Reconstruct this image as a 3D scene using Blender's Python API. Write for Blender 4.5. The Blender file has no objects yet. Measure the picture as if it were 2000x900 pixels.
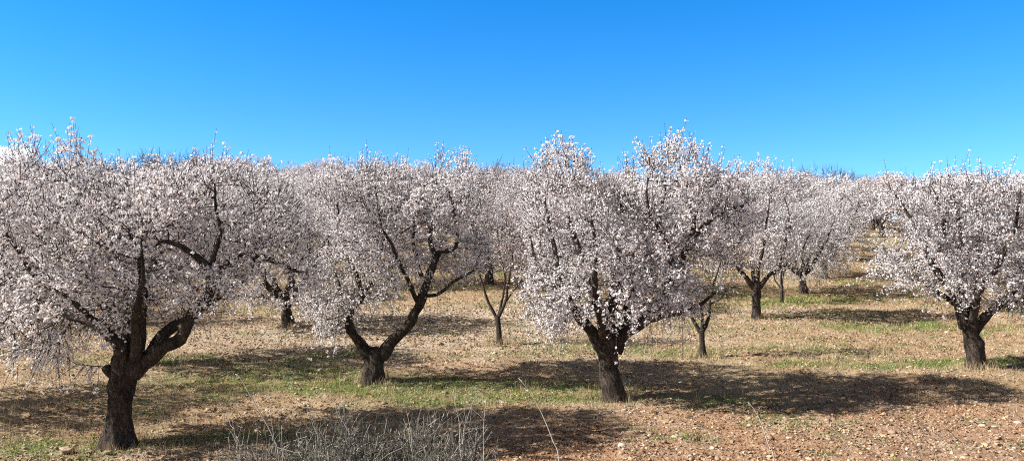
import bpy, math
import numpy as np
from math import radians, pi

# ------------------------------------------------------------------ basics
scene = bpy.context.scene
COL = scene.collection
F = 1480.0            # focal length of the photograph in its own pixels (2000 wide)
CAM_Z = 3.0

def link(o, parent=None):
    COL.objects.link(o)
    if parent is not None:
        o.parent = parent
    return o

def mesh_np(name, V, faces_list, mat, smooth=False, attr=None):
    """faces_list: list of int arrays (n,k)"""
    me = bpy.data.meshes.new(name)
    V = np.asarray(V, dtype=np.float32)
    me.vertices.add(len(V))
    me.vertices.foreach_set('co', V.ravel())
    loops, starts, pos = [], [], 0
    for Fc in faces_list:
        Fc = np.asarray(Fc, dtype=np.int32)
        if len(Fc) == 0: continue
        n, k = Fc.shape
        loops.append(Fc.ravel())
        starts.append(pos + np.arange(n, dtype=np.int32) * k)
        pos += n * k
    loops = np.concatenate(loops); starts = np.concatenate(starts)
    me.loops.add(len(loops)); me.loops.foreach_set('vertex_index', loops)
    me.polygons.add(len(starts)); me.polygons.foreach_set('loop_start', starts)
    me.update(calc_edges=True)
    if smooth:
        me.polygons.foreach_set('use_smooth', np.ones(len(starts), dtype=bool))
    if attr is not None:
        for an, arr in attr.items():
            a = me.color_attributes.new(an, 'FLOAT_COLOR', 'POINT')
            a.data.foreach_set('color', np.asarray(arr, dtype=np.float32).ravel())
    me.materials.append(mat)
    return me

def obj(name, me, parent=None, label=None, cat=None, group=None, kind=None, loc=None):
    o = bpy.data.objects.new(name, me)
    link(o, parent)
    if loc is not None: o.location = loc
    tag(o, label, cat, group, kind)
    return o

def tag(o, label=None, cat=None, group=None, kind=None):
    if label: o['label'] = label
    if cat: o['category'] = cat
    if group: o['group'] = group
    if kind: o['kind'] = kind
    return o

def empty(name, loc, rz=0.0, sc=1.0):
    o = bpy.data.objects.new(name, None)
    o.empty_display_size = 0.3
    COL.objects.link(o)
    o.location = loc; o.rotation_euler = (0, 0, rz); o.scale = (sc, sc, sc)
    return o

def unit(a):
    return a / (np.linalg.norm(a, axis=-1, keepdims=True) + 1e-9)

# smooth value noise built from sines (vectorised)
_r = np.random.default_rng(77)
_K = _r.normal(size=(10, 3)); _P = _r.uniform(0, 2 * pi, 10)
def snoise(p, freq=1.0):
    p = np.asarray(p, dtype=float)
    if p.shape[-1] == 2: p = np.concatenate([p, np.zeros(p.shape[:-1] + (1,))], -1)
    q = p * freq
    q = q + 0.7 * np.sin(q[..., [1, 2, 0]] * 1.3 + 1.7)
    return np.sin(q @ _K.T * 1.6 + _P).sum(-1) / 4.0     # about -1..1

def vnoise(x, y, seed=0):
    """2-D value noise on a hashed lattice, 0..1"""
    xi = np.floor(x).astype(np.int64); yi = np.floor(y).astype(np.int64)
    fx = x - xi; fy = y - yi
    fx = fx * fx * (3 - 2 * fx); fy = fy * fy * (3 - 2 * fy)
    def h(a, b):
        n = (a * 374761393 + b * 668265263 + seed * 974634777) & 0xffffffff
        n = ((n ^ (n >> 13)) * 1274126177) & 0xffffffff
        return ((n ^ (n >> 16)) & 0xffff) / 65535.0
    return (h(xi, yi) * (1 - fx) + h(xi + 1, yi) * fx) * (1 - fy) + (h(xi, yi + 1) * (1 - fx) + h(xi + 1, yi + 1) * fx) * fy
def fbm(x, y, f, seed=0, o=4):
    s = 0; a = 0.5; t = 0
    for i in range(o):
        s = s + a * vnoise(x * f + 13.7 * i, y * f - 7.1 * i, seed + i); t += a
        a *= 0.5; f *= 2.1
    return s / t

# ------------------------------------------------------------------ terrain
def softplus(t):
    return np.logaddexp(0, t)
def gz(x, y):
    x = np.asarray(x, float); y = np.asarray(y, float)
    k = np.clip(0.100 - 0.0006 * x, 0.082, 0.116)
    rise = 4 * softplus((y - 22) / 4) - 6 * softplus((y - 75) / 6) * 1.02
    z = k * rise
    bank = np.clip((8.0 - y) / 6.0, 0, 1); bank = bank * bank * (3 - 2 * bank)
    z = z + 1.35 * bank
    z = z + 0.10 * (fbm(x, y, 0.22, 3, 2) - 0.5) + 0.05 * (fbm(x, y, 1.1, 9, 2) - 0.5)
    return z
def gzf(x, y): return float(gz(np.array([x]), np.array([y]))[0])

def sheet_masks(x, y):
    """where green grass / bare red earth / pale stony ground lie"""
    g = lambda cx, cy, sx, sy: np.exp(-((x - cx) / sx) ** 2 - ((y - cy) / sy) ** 2)
    n = fbm(x * 0.55, y * 1.2, 0.9, 21, 4)
    n2 = fbm(x, y, 2.2, 41, 3)
    ax = x - 2.4 / 4.2 * 0 ; 
    rowphase = y - 0.36 * x          # rows of trees run along this
    # tree rows lie at rowphase = 12.6 + 3.35 j
    ph = ((rowphase - 12.6) / 3.35)
    near_row = 0.5 + 0.5 * np.cos(2 * pi * ph)
    green = 0.85 * g(-2.9, 14.1, 4.2, 0.95) + 1.3 * g(-6.9, 10.3, 2.0, 0.5) + 0.8 * g(-4.2, 11.0, 1.8, 0.4) + 0.9 * g(-7.6, 16.9, 2.0, .6) \
          + 0.6 * g(-5.5, 15.6, 2.5, 0.8) + 0.7 * g(0.8, 14.5, 3.2, 0.7) + 0.8 * g(8.2, 16.3, 2.8, 0.55) \
          + 0.55 * g(1.0, 13.2, 3.0, 0.5) + 0.5 * g(3.5, 18.3, 3, 0.6) + 0.5 * g(10, 17.0, 3, .5) + 0.45 * g(8.5, 21.5, 5, 0.8) \
          + 0.3 * g(9.5, 26.5, 4, 1.5) + 0.45 * g(-1, 17.5, 4, .6) + 0.35 * near_row * np.clip((y - 18) / 10, 0, 0.8) - 0.5 * g(6.5, 14.2, 4.5, 1.2)
    green = np.clip((green + 1.3 * (n - 0.5) + 0.9 * (n2 - 0.5) - 0.14) * 1.9, 0, 1)
    red = 1 / (1 + np.exp(-((12.1 + 0.10 * x) - y + 3.0 * (n - 0.5)) * 1.8)) * 1 / (1 + np.exp(-(x + 0.5) * 1.2))
    red = np.clip(red + 0.35 * np.clip((fbm(x, y, 0.5, 61, 3) - 0.52) * 4, 0, 1), 0, 1)
    stony = np.clip(1.3 * g(-2.6, 21.0, 6.5, 3.4) + 0.6 * g(-5.4, 10.0, 3, 0.45) + 0.35 * g(6, 11, 6, 2) + 0.4 * g(6, 24, 10, 1.5) + 0.5 * (n2 - 0.5) + 0.1, 0, 1)
    return green, red, stony

# ------------------------------------------------------------------ materials
def new_mat(name):
    m = bpy.data.materials.new(name); m.use_nodes = True
    nt = m.node_tree; nt.nodes.clear()
    return m, nt
def N(nt, t, **kw):
    n = nt.nodes.new(t)
    for k, v in kw.items():
        if k == 'inputs':
            for a, b in v.items(): n.inputs[a].default_value = b
        else: setattr(n, k, v)
    return n
def L(nt, a, b): nt.links.new(a, b)
def ramp(nt, fac, stops, interp='LINEAR'):
    r = N(nt, 'ShaderNodeValToRGB'); cr = r.color_ramp; cr.interpolation = interp
    while len(cr.elements) < len(stops): cr.elements.new(0.5)
    for e, (p, c) in zip(cr.elements, stops):
        e.position = p; e.color = (*c, 1) if len(c) == 3 else c
    if fac is not None: L(nt, fac, r.inputs[0])
    return r.outputs[0]

def mat_petal(name, stops, trans=0.32, rough=0.7):
    m, nt = new_mat(name)
    g = N(nt, 'ShaderNodeNewGeometry')
    c = ramp(nt, g.outputs['Random Per Island'], stops)
    d = N(nt, 'ShaderNodeBsdfDiffuse'); L(nt, c, d.inputs[0])
    t = N(nt, 'ShaderNodeBsdfTranslucent'); L(nt, c, t.inputs[0])
    mx = N(nt, 'ShaderNodeMixShader', inputs={0: trans})
    L(nt, d.outputs[0], mx.inputs[1]); L(nt, t.outputs[0], mx.inputs[2])
    o = N(nt, 'ShaderNodeOutputMaterial'); L(nt, mx.outputs[0], o.inputs[0])
    return m

def mat_bark(name, dark, light, scale=1.0, strength=0.8):
    m, nt = new_mat(name)
    tc = N(nt, 'ShaderNodeTexCoord')
    mp = N(nt, 'ShaderNodeMapping'); mp.inputs['Scale'].default_value = (1, 1, 0.28)
    L(nt, tc.outputs['Object'], mp.inputs[0])
    n1 = N(nt, 'ShaderNodeTexNoise', inputs={'Scale': 6 * scale, 'Detail': 6, 'Roughness': 0.65})
    n2 = N(nt, 'ShaderNodeTexNoise', inputs={'Scale': 34 * scale, 'Detail': 5, 'Roughness': 0.7})
    vo = N(nt, 'ShaderNodeTexVoronoi', feature='DISTANCE_TO_EDGE', inputs={'Scale': 26 * scale})
    wm = N(nt, 'ShaderNodeMix', data_type='RGBA', inputs={0: 0.12})
    L(nt, mp.outputs[0], wm.inputs[6]); L(nt, n2.outputs[1], wm.inputs[7])
    L(nt, mp.outputs[0], n1.inputs[0]); L(nt, mp.outputs[0], n2.inputs[0]); L(nt, wm.outputs[2], vo.inputs[0])
    c = ramp(nt, n1.outputs[0], [(0.3, dark), (0.72, light)])
    crack = ramp(nt, vo.outputs[0], [(0.0, (0.35, 0.33, 0.32)), (0.12, (1, 1, 1))])
    mu = N(nt, 'ShaderNodeMix', data_type='RGBA', blend_type='MULTIPLY', inputs={0: 0.75})
    L(nt, c, mu.inputs[6]); L(nt, crack, mu.inputs[7])
    p = N(nt, 'ShaderNodeBsdfPrincipled', inputs={'Roughness': 0.9, 'Specular IOR Level': 0.2})
    L(nt, mu.outputs[2], p.inputs[0])
    ad = N(nt, 'ShaderNodeMath', operation='ADD'); L(nt, n2.outputs[0], ad.inputs[0]); L(nt, crack, ad.inputs[1])
    b = N(nt, 'ShaderNodeBump', inputs={'Strength': strength, 'Distance': 0.04}); L(nt, ad.outputs[0], b.inputs['Height'])
    L(nt, b.outputs[0], p.inputs['Normal'])
    o = N(nt, 'ShaderNodeOutputMaterial'); L(nt, p.outputs[0], o.inputs[0])
    return m

def mat_island(name, stops, rough=0.85, trans=0.0, noise=None):
    m, nt = new_mat(name)
    g = N(nt, 'ShaderNodeNewGeometry')
    c = ramp(nt, g.outputs['Random Per Island'], stops)
    if noise:
        tc = N(nt, 'ShaderNodeTexCoord')
        n = N(nt, 'ShaderNodeTexNoise', inputs={'Scale': noise, 'Detail': 4}); L(nt, tc.outputs['Object'], n.inputs[0])
        f = ramp(nt, n.outputs[0], [(0.3, (0.6, 0.6, 0.6)), (0.7, (1.15, 1.12, 1.1))])
        mu = N(nt, 'ShaderNodeMix', data_type='RGBA', blend_type='MULTIPLY', inputs={0: 1.0})
        L(nt, c, mu.inputs[6]); L(nt, f, mu.inputs[7]); c = mu.outputs[2]
    p = N(nt, 'ShaderNodeBsdfPrincipled', inputs={'Roughness': rough, 'Specular IOR Level': 0.2}); L(nt, c, p.inputs[0])
    out = p.outputs[0]
    if trans:
        t = N(nt, 'ShaderNodeBsdfTranslucent'); L(nt, c, t.inputs[0])
        mx = N(nt, 'ShaderNodeMixShader', inputs={0: trans}); L(nt, out, mx.inputs[1]); L(nt, t.outputs[0], mx.inputs[2]); out = mx.outputs[0]
    o = N(nt, 'ShaderNodeOutputMaterial'); L(nt, out, o.inputs[0])
    return m

PETAL = [(0.0, (0.30, 0.14, 0.10)), (0.02, (0.40, 0.22, 0.17)), (0.04, (0.82, 0.73, 0.72)), (0.2, (0.90, 0.83, 0.82)), (0.5, (0.93, 0.895, 0.88)), (1.0, (0.945, 0.93, 0.915))]
PETALP = [(0.0, (0.32, 0.14, 0.10)), (0.05, (0.44, 0.24, 0.19)), (0.08, (0.78, 0.64, 0.62)), (0.45, (0.88, 0.81, 0.79)), (1.0, (0.92, 0.90, 0.87))]
M_petal = mat_petal('blossom_white', PETAL)
M_petal_pink = mat_petal('blossom_pinkish', PETALP)
M_bark = mat_bark('bark', (0.022, 0.017, 0.014), (0.165, 0.128, 0.102))
M_bark2 = mat_bark('young_bark', (0.06, 0.05, 0.042), (0.15, 0.12, 0.10), 1.6)
M_twig = mat_island('twig_bark', [(0, (0.030, 0.021, 0.018)), (0.6, (0.060, 0.042, 0.035)), (1, (0.11, 0.078, 0.066))])
M_baretwig = mat_island('bare_twig_bark', [(0, (0.09, 0.08, 0.08)), (1, (0.20, 0.175, 0.17))])
M_dry = mat_island('dry_grass', [(0, (0.29, 0.19, 0.10)), (0.35, (0.45, 0.34, 0.19)), (0.7, (0.58, 0.46, 0.28)), (1, (0.68, 0.58, 0.40))], trans=0.25)
M_green = mat_island('green_grass', [(0, (0.07, 0.12, 0.02)), (0.4, (0.13, 0.23, 0.035)), (0.8, (0.20, 0.32, 0.05)), (1, (0.38, 0.40, 0.12))], trans=0.3)
M_stone = mat_island('pale_stone', [(0, (0.26, 0.17, 0.11)), (0.4, (0.40, 0.28, 0.19)), (0.88, (0.50, 0.40, 0.29)), (1, (0.64, 0.57, 0.48))], noise=25)
M_litter = mat_island('litter', [(0, (0.09, 0.05, 0.03)), (0.3, (0.24, 0.13, 0.07)), (0.6, (0.40, 0.25, 0.14)), (0.92, (0.52, 0.37, 0.23)), (1, (0.66, 0.56, 0.42))], trans=0.1)
M_shrub = mat_island('grey_shrub', [(0, (0.08, 0.065, 0.05)), (0.6, (0.22, 0.20, 0.17)), (0.9, (0.45, 0.42, 0.37)), (1, (0.62, 0.58, 0.52))], trans=0.1)
M_shrubleaf = mat_island('grey_leaf', [(0, (0.045, 0.055, 0.025)), (0.5, (0.12, 0.125, 0.08)), (0.8, (0.25, 0.24, 0.19)), (1, (0.58, 0.54, 0.48))], trans=0.15)
M_stalk = mat_island('dry_stalk', [(0, (0.50, 0.46, 0.38)), (1, (0.66, 0.61, 0.52))], noise=30)

def mat_ground():
    m, nt = new_mat('orchard_ground')
    tc = N(nt, 'ShaderNodeTexCoord')
    at = N(nt, 'ShaderNodeAttribute', attribute_name='mask')
    sep = N(nt, 'ShaderNodeSeparateColor'); L(nt, at.outputs[0], sep.inputs[0])
    n1 = N(nt, 'ShaderNodeTexNoise', inputs={'Scale': 3.0, 'Detail': 8, 'Roughness': 0.65})
    n2 = N(nt, 'ShaderNodeTexNoise', inputs={'Scale': 22.0, 'Detail': 6, 'Roughness': 0.7})
    vo = N(nt, 'ShaderNodeTexVoronoi', inputs={'Scale': 16.0})
    for n in (n1, n2, vo): L(nt, tc.outputs['Object'], n.inputs[0])
    straw = ramp(nt, n1.outputs[0], [(0.3, (0.27, 0.18, 0.10)), (0.5, (0.41, 0.30, 0.175)), (0.7, (0.52, 0.40, 0.25))])
    red = ramp(nt, n1.outputs[0], [(0.3, (0.26, 0.12, 0.06)), (0.55, (0.42, 0.225, 0.12)), (0.75, (0.53, 0.33, 0.20))])
    grn = ramp(nt, n2.outputs[0], [(0.35, (0.12, 0.13, 0.035)), (0.6, (0.19, 0.22, 0.055)), (0.75, (0.34, 0.30, 0.12))])
    stn = ramp(nt, vo.outputs['Color'], [(0.2, (0.36, 0.28, 0.20)), (0.8, (0.62, 0.54, 0.44))])
    def mix(a, b, f):
        x = N(nt, 'ShaderNodeMix', data_type='RGBA'); L(nt, a, x.inputs[6]); L(nt, b, x.inputs[7]); L(nt, f, x.inputs[0]); return x.outputs[2]
    c = mix(straw, red, sep.outputs[0]); c = mix(c, grn, sep.outputs[1])
    sf = N(nt, 'ShaderNodeMath', operation='MULTIPLY'); L(nt, sep.outputs[2], sf.inputs[0])
    thr = ramp(nt, n2.outputs[0], [(0.38, (0, 0, 0)), (0.48, (1, 1, 1))]); L(nt, thr, sf.inputs[1])
    c = mix(c, stn, sf.outputs[0])
    fine = ramp(nt, n2.outputs[0], [(0.25, (0.55, 0.52, 0.5)), (0.5, (1, 1, 1)), (0.75, (1.25, 1.22, 1.2))])
    mu = N(nt, 'ShaderNodeMix', data_type='RGBA', blend_type='MULTIPLY', inputs={0: 1.0}); L(nt, c, mu.inputs[6]); L(nt, fine, mu.inputs[7])
    p = N(nt, 'ShaderNodeBsdfPrincipled', inputs={'Roughness': 0.95, 'Specular IOR Level': 0.1}); L(nt, mu.outputs[2], p.inputs[0])
    b = N(nt, 'ShaderNodeBump', inputs={'Strength': 1.0, 'Distance': 0.05}); L(nt, n2.outputs[0], b.inputs['Height']); L(nt, b.outputs[0], p.inputs['Normal'])
    o = N(nt, 'ShaderNodeOutputMaterial'); L(nt, p.outputs[0], o.inputs[0])
    return m
M_ground = mat_ground()

# ------------------------------------------------------------------ ground sheet
def axis(lo, hi, step, ends, grow=1.12):
    a = [hi]; s = step
    while a[-1] < ends[1]: s *= grow; a.append(a[-1] + s)
    b = [lo]; s = step
    while b[-1] > ends[0]: s *= grow; b.append(b[-1] - s)
    return np.array(b[::-1][:-1] + list(np.arange(lo, hi, step)) + a)
gx = axis(-14, 16, 0.075, (-1500, 1500)); gy = axis(8.5, 28, 0.075, (-400, 2500))
XX, YY = np.meshgrid(gx, gy)
near = np.exp(-np.clip(YY - 26, 0, 99) / 6) * (np.abs(XX) < 17)
ZZ = gz(XX, YY) + near * (0.09 * (fbm(XX, YY, 2.6, 5, 3) - 0.5) + 0.055 * (fbm(XX, YY, 8, 15, 2) - 0.5))
gm, rm, sm_ = sheet_masks(XX, YY)
nyg, nxg = XX.shape
idx = np.arange(nyg * nxg).reshape(nyg, nxg)
fq = np.stack([idx[:-1, :-1], idx[:-1, 1:], idx[1:, 1:], idx[1:, :-1]], -1).reshape(-1, 4)
mk = np.stack([rm, gm, sm_, np.ones_like(rm)], -1).reshape(-1, 4)
obj('ground', mesh_np('ground', np.stack([XX, YY, ZZ], -1).reshape(-1, 3), [fq], M_ground, True, {'mask': mk}), kind='structure')

# ------------------------------------------------------------------ tree building
def frames(d):
    d = unit(d)
    up = np.where(np.abs(d[:, 2:3]) > 0.9, np.array([[1.0, 0, 0]]), np.array([[0, 0, 1.0]]))
    a = unit(np.cross(d, up)); b = np.cross(d, a)
    return a, b

def edge_prisms(P0, P1, R0, R1, k):
    """one k-sided frustum for every edge"""
    d = P1 - P0; a, b = frames(d)
    th = np.arange(k) * 2 * pi / k
    ring = np.cos(th)[None, :, None] * a[:, None] + np.sin(th)[None, :, None] * b[:, None]
    V = np.concatenate([P0[:, None] + ring * R0[:, None, None], P1[:, None] + ring * R1[:, None, None]], 1)
    n = len(P0); base = (np.arange(n) * 2 * k)[:, None]
    i = np.arange(k)[None]; j = (np.arange(k)[None] + 1) % k
    fcs = np.stack([base + i, base + j, base + k + j, base + k + i], -1).reshape(-1, 4)
    return V.reshape(-1, 3), fcs

def poly_tubes(pts, rad, k):
    """pts (n,m,3) chains, rad (n,m): continuous k-sided tubes"""
    n, m, _ = pts.shape
    tan = np.gradient(pts, axis=1)
    a, b = frames(tan.reshape(-1, 3)); a = a.reshape(n, m, 3); b = b.reshape(n, m, 3)
    a = np.repeat(a[:, :1], m, 1); b = unit(np.cross(tan, a)); a = unit(np.cross(b, tan))
    th = np.arange(k) * 2 * pi / k
    V = pts[:, :, None] + rad[:, :, None, None] * (np.cos(th)[None, None, :, None] * a[:, :, None] + np.sin(th)[None, None, :, None] * b[:, :, None])
    id_ = np.arange(n * m * k).reshape(n, m, k); nx = np.roll(id_, -1, 2)
    fcs = np.stack([id_[:, :-1], nx[:, :-1], nx[:, 1:], id_[:, 1:]], -1).reshape(-1, 4)
    return V.reshape(-1, 3), fcs

def catmull(P, step):
    P = np.asarray(P, float)
    Q = np.vstack([2 * P[0] - P[1], P, 2 * P[-1] - P[-2]])
    out = []
    for i in range(1, len(Q) - 2):
        n = max(2, int(np.linalg.norm(Q[i + 1, :3] - Q[i, :3]) / step))
        t = np.linspace(0, 1, n, endpoint=False)[:, None]
        p0, p1, p2, p3 = Q[i - 1], Q[i], Q[i + 1], Q[i + 2]
        out.append(0.5 * ((2 * p1) + (-p0 + p2) * t + (2 * p0 - 5 * p1 + 4 * p2 - p3) * t ** 2 + (-p0 + 3 * p1 - 3 * p2 + p3) * t ** 3))
    out.append(P[-1:])
    o = np.vstack(out); o[:, 3] = np.maximum(o[:, 3], 0.006)
    return o

def limb_mesh(C, k, amp, seed, flare=False):
    """C: (n,4) resampled centre line + radius -> gnarled closed tube"""
    P = C[:, :3]; R = C[:, 3]; n = len(P)
    T = unit(np.gradient(P, axis=0))
    A = np.zeros_like(P); a = np.array([1.0, 0, 0]) if abs(T[0, 0]) < 0.8 else np.array([0, 1.0, 0])
    for i in range(n):
        a = a - T[i] * (a @ T[i]); a /= np.linalg.norm(a); A[i] = a
    B = np.cross(T, A)
    th = np.arange(k) * 2 * pi / k
    s = np.concatenate([[0], np.cumsum(np.linalg.norm(np.diff(P, axis=0), axis=1))])
    dirs = np.cos(th)[None, :, None] * A[:, None] + np.sin(th)[None, :, None] * B[:, None]
    base = P[:, None] + dirs * R[:, None, None]
    off = 1 + amp * (0.9 * snoise(base + seed * 3.1, 3.2) * 0.5 + 0.6 * snoise(base * np.array([1, 1, .6]) + seed, 9.0) * 0.5 + 0.35 * snoise(base * np.array([1, 1, .4]) + seed, 24.0) * 0.5)
    if flare:
        tw = th[None] + s[:, None] * 0.9
        fl = np.exp(-s / 0.16)[:, None]
        off = off + fl * (0.30 + 0.30 * np.maximum(0, np.cos(5 * tw + seed))) + 0.06 * np.cos(4 * tw + seed) + 0.035 * np.cos(9 * tw + 2 * seed)
    V = (P[:, None] + dirs * (R[:, None] * off)[..., None]).reshape(-1, 3)
    V = np.vstack([V, P[:1], P[-1:] + T[-1:] * R[-1] * 0.4])
    id_ = np.arange(n * k).reshape(n, k); nx = np.roll(id_, -1, 1)
    q = np.stack([id_[:-1], nx[:-1], nx[1:], id_[1:]], -1).reshape(-1, 4)
    c0 = np.stack([nx[0], id_[0], np.full(k, n * k)], -1); c1 = np.stack([id_[-1], nx[-1], np.full(k, n * k + 1)], -1)
    return V, q, np.vstack([c0, c1])

def colonise(start, dirs, att, rng, step=0.10, di=0.9, dk=0.17, iters=70, skirt=1.2):
    P = [p for p in start]; par = [-1] * len(start); D = [d for d in dirs]
    pos = np.array(P); att = att.copy()
    nd = np.full(len(att), 1e9); ni = np.zeros(len(att), int)
    def upd(newpos, off):
        nonlocal nd, ni
        d = np.linalg.norm(att[:, None] - newpos[None], axis=2)
        j = d.argmin(1); m = d[np.arange(len(att)), j]
        b = m < nd; nd[b] = m[b]; ni[b] = j[b] + off
    upd(pos, 0)
    seen = set()
    for it in range(iters):
        if len(att) == 0: break
        act = nd < di
        if not act.any(): di *= 1.3; continue
        nodes = np.unique(ni[act])
        acc = np.zeros((len(pos), 3)); np.add.at(acc, ni[act], unit(att[act] - pos[ni[act]]))
        g = unit(unit(acc[nodes]) + 0.25 * np.array(D)[nodes] + rng.normal(size=(len(nodes), 3)) * 0.22)
        newp = pos[nodes] + g * step
        keep = []
        for q in range(len(nodes)):
            key = tuple(np.round(newp[q], 3)); 
            if key not in seen: seen.add(key); keep.append(q)
        newp = newp[keep]; g = g[keep]; nodes = nodes[keep]
        off = len(pos)
        par += list(nodes); D += list(g); pos = np.vstack([pos, newp])
        upd(newp, off)
        k = nd > dk
        att = att[k]; nd = nd[k]; ni = ni[k]
    return pos, np.array(par), np.array(D)

def flower_template(full=True):
    if full:
        V = [(0, 0, 0)]
        for i in range(5):
            a = i * 2 * pi / 5
            V.append((math.cos(a), math.sin(a), 0.38))
        for i in range(5):
            a = (i + 0.5) * 2 * pi / 5
            V.append((0.50 * math.cos(a), 0.50 * math.sin(a), 0.14))
        Fq = [(0, 6 + (i - 1) % 5, 1 + i, 6 + i) for i in range(5)]
        return np.array(V), np.array(Fq)
    V = [(1, 0, .3), (0, .85, .0), (-1, 0, .3), (0, -.85, .0)]
    return np.array(V), np.array([(0, 1, 2, 3)])

def flowers_mesh(P, Nn, S, rng, full=True):
    tv, tf = flower_template(full)
    a, b = frames(Nn)
    ph = rng.uniform(0, 2 * pi, len(P))[:, None]
    a2 = a * np.cos(ph) + b * np.sin(ph); b2 = np.cross(unit(Nn), a2)
    sq = rng.uniform(0.75, 1.1, (len(P), 2))
    V = P[:, None] + S[:, None, None] * (tv[None, :, 0:1] * a2[:, None] * sq[:, :1, None] + tv[None, :, 1:2] * b2[:, None] * sq[:, 1:, None] + tv[None, :, 2:3] * unit(Nn)[:, None])
    Fq = (np.arange(len(P)) * len(tv))[:, None, None] + tf[None]
    return V.reshape(-1, 3), Fq.reshape(-1, 4)

def build_tree(spec, seed, mats, root):
    """spec: trunk [(x,y,z,r)], limbs [[(x,y,z,r)..]..], lobes [(cx,cy,cz,rx,ry,rz)], n_att, n_flower, flower size ... ; metres, local"""
    rng = np.random.default_rng(seed)
    barkm, twigm, petm = mats
    trunk = catmull(spec['trunk'], spec.get('tstep', 0.035))
    V, q, t = limb_mesh(trunk, spec.get('tk', 28), spec.get('gnarl', 0.22), seed, True)
    obj('trunk', mesh_np('trunk', V, [q, t], barkm, True), root)
    starts, sdirs, srad = [], [], []
    for li, lb in enumerate(spec['limbs']):
        C = catmull(lb, 0.05)
        w = 0.02 * np.minimum(1, np.arange(len(C)) / 10.0)[:, None]
        C[:, :3] += w * np.stack([snoise(C[:, :3] + 10 * li + k * 5, 3.0) for k in range(3)], 1)
        V, q, t = limb_mesh(C, spec.get('lk', 14), spec.get('gnarl', 0.22) * 1.1, seed + li * 7, False)
        obj('limb', mesh_np('limb', V, [q, t], barkm, True), root)
        i0 = int(len(C) * 0.28)
        starts.append(C[i0::2, :3]); srad.append(C[i0::2, 3]); sdirs.append(unit(np.gradient(C[:, :3], axis=0))[i0::2])
    starts = np.vstack(starts); sdirs = np.vstack(sdirs); srad = np.concatenate(srad)
    lob = np.array(spec['lobes'], float)
    vol = lob[:, 3] * lob[:, 4] * lob[:, 5]
    li = rng.choice(len(lob), spec['n_att'], p=vol / vol.sum())
    u = unit(rng.normal(size=(spec['n_att'], 3))) * rng.uniform(0.12, 1, (spec['n_att'], 1)) ** (1 / 3.0)
    att = lob[li, :3] + u * lob[li, 3:]
    att[:, 2] += 0.10 * snoise(att, 1.5)
    # open the crown in places: drop attractors where a slow noise is low
    gap = snoise(att + seed, 1.25)
    att = att[gap > spec.get('gap', -0.5)]
    pos, par, D = colonise(starts, sdirs, att, rng, step=spec.get('step', 0.10), dk=spec.get('dk', 0.17))
    n0 = len(starts); n = len(pos)
    # radii by the pipe model
    acc = np.zeros(n); e = 2.4; tipr = spec.get('tip', 0.0042)
    for i in range(n - 1, n0 - 1, -1):
        if acc[i] == 0: acc[i] = tipr ** e
        if par[i] >= n0: acc[par[i]] += acc[i]
    r = np.maximum(acc, tipr ** e) ** (1 / e)
    r[:n0] = srad
    ch = np.arange(n0, n)
    pr = par[ch]
    r0 = np.where(pr < n0, np.minimum(r[ch] * 1.15, srad[np.minimum(pr, n0 - 1)]), r[pr]); r0 = np.minimum(r0, r[ch] * 1.5)
    V, q = edge_prisms(pos[pr], pos[ch] + D[ch] * 0.008, r0, r[ch], spec.get('bk', 5))
    # shoots -------------------------------------------------
    cand = ch[r[ch] < 0.013]
    nt_ = spec['n_twig']
    cz = lob[:, 2].mean(); ctr = np.array([lob[:, 0].mean(), lob[:, 1].mean(), cz])
    src = rng.choice(cand, nt_)
    p0 = pos[src]
    out = unit((p0 - ctr) / np.array([1, 1, 0.9]))
    skirt = spec.get('skirt', 1.6); top = spec.get('top', 4.4)
    h = (p0[:, 2] - skirt) / (top - skirt)                       # 0 at the skirt, 1 at the top
    up = np.clip(1.5 * (h - 0.22), -0.75, 0.85)
    d0 = unit(0.45 * D[src] + 0.40 * out + np.stack([0 * up, 0 * up, up], 1) + rng.normal(size=(nt_, 3)) * 0.50)
    Lg = rng.uniform(0.12, 0.38, nt_) * spec.get('tl', 1.0)
    shoot = rng.random(nt_) < np.clip(0.01 + 0.16 * (h - 0.6), 0, 0.07)
    Lg[shoot] *= rng.uniform(1.2, 1.7, shoot.sum()); d0[shoot] = unit(d0[shoot] * 0.5 + np.array([0, 0, 0.9]))
    hang = (h < 0.22) & (rng.random(nt_) < 0.32)
    Lg[hang] *= rng.uniform(1.0, 1.8, hang.sum())
    m = 5
    bend = np.where(hang, -0.6, np.where(h > 0.4, 0.25, -0.1))[:, None] * np.array([[0, 0, 1.0]]) + rng.normal(size=(nt_, 3)) * 0.18
    tt = np.linspace(0, 1, m)
    pts = p0[:, None] + Lg[:, None, None] * (d0[:, None] * tt[None, :, None] + 0.5 * bend[:, None] * (tt ** 2)[None, :, None])
    rad = (0.0037 + 0.004 * Lg)[:, None] * np.linspace(1, 0.45, m)[None] * spec.get('tw', 1.0)
    V2, q2 = poly_tubes(pts, rad, 3)
    obj('twigs', mesh_np('twigs', np.vstack([V, V2]), [q, q2 + len(V)], twigm, False), root)
    if petm is None: return
    # blossom ------------------------------------------------
    nf = spec['n_flower']
    dens = np.clip(0.95 + 0.75 * snoise(p0 * 1.0 + seed * 2, 2.6), 0.12, 2.2) * Lg
    dens[shoot] *= rng.choice([0.2, 1.1], shoot.sum(), p=[0.25, 0.75])
    k = rng.choice(nt_, nf, p=dens / dens.sum())
    ncl = 4                                                   # flowers sit in bunches along a shoot
    cl = (rng.integers(0, ncl, nf) + rng.normal(0, 0.10, nf) + 0.7 * np.sin(k * 12.9)) / (ncl - 1)
    cl = np.clip(cl, 0.02, 1.0) * np.where(shoot[k], 0.9, 1.0)
    jj = np.minimum((cl * (m - 1)).astype(int), m - 2); fr = (cl * (m - 1) - jj)[:, None]
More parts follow.
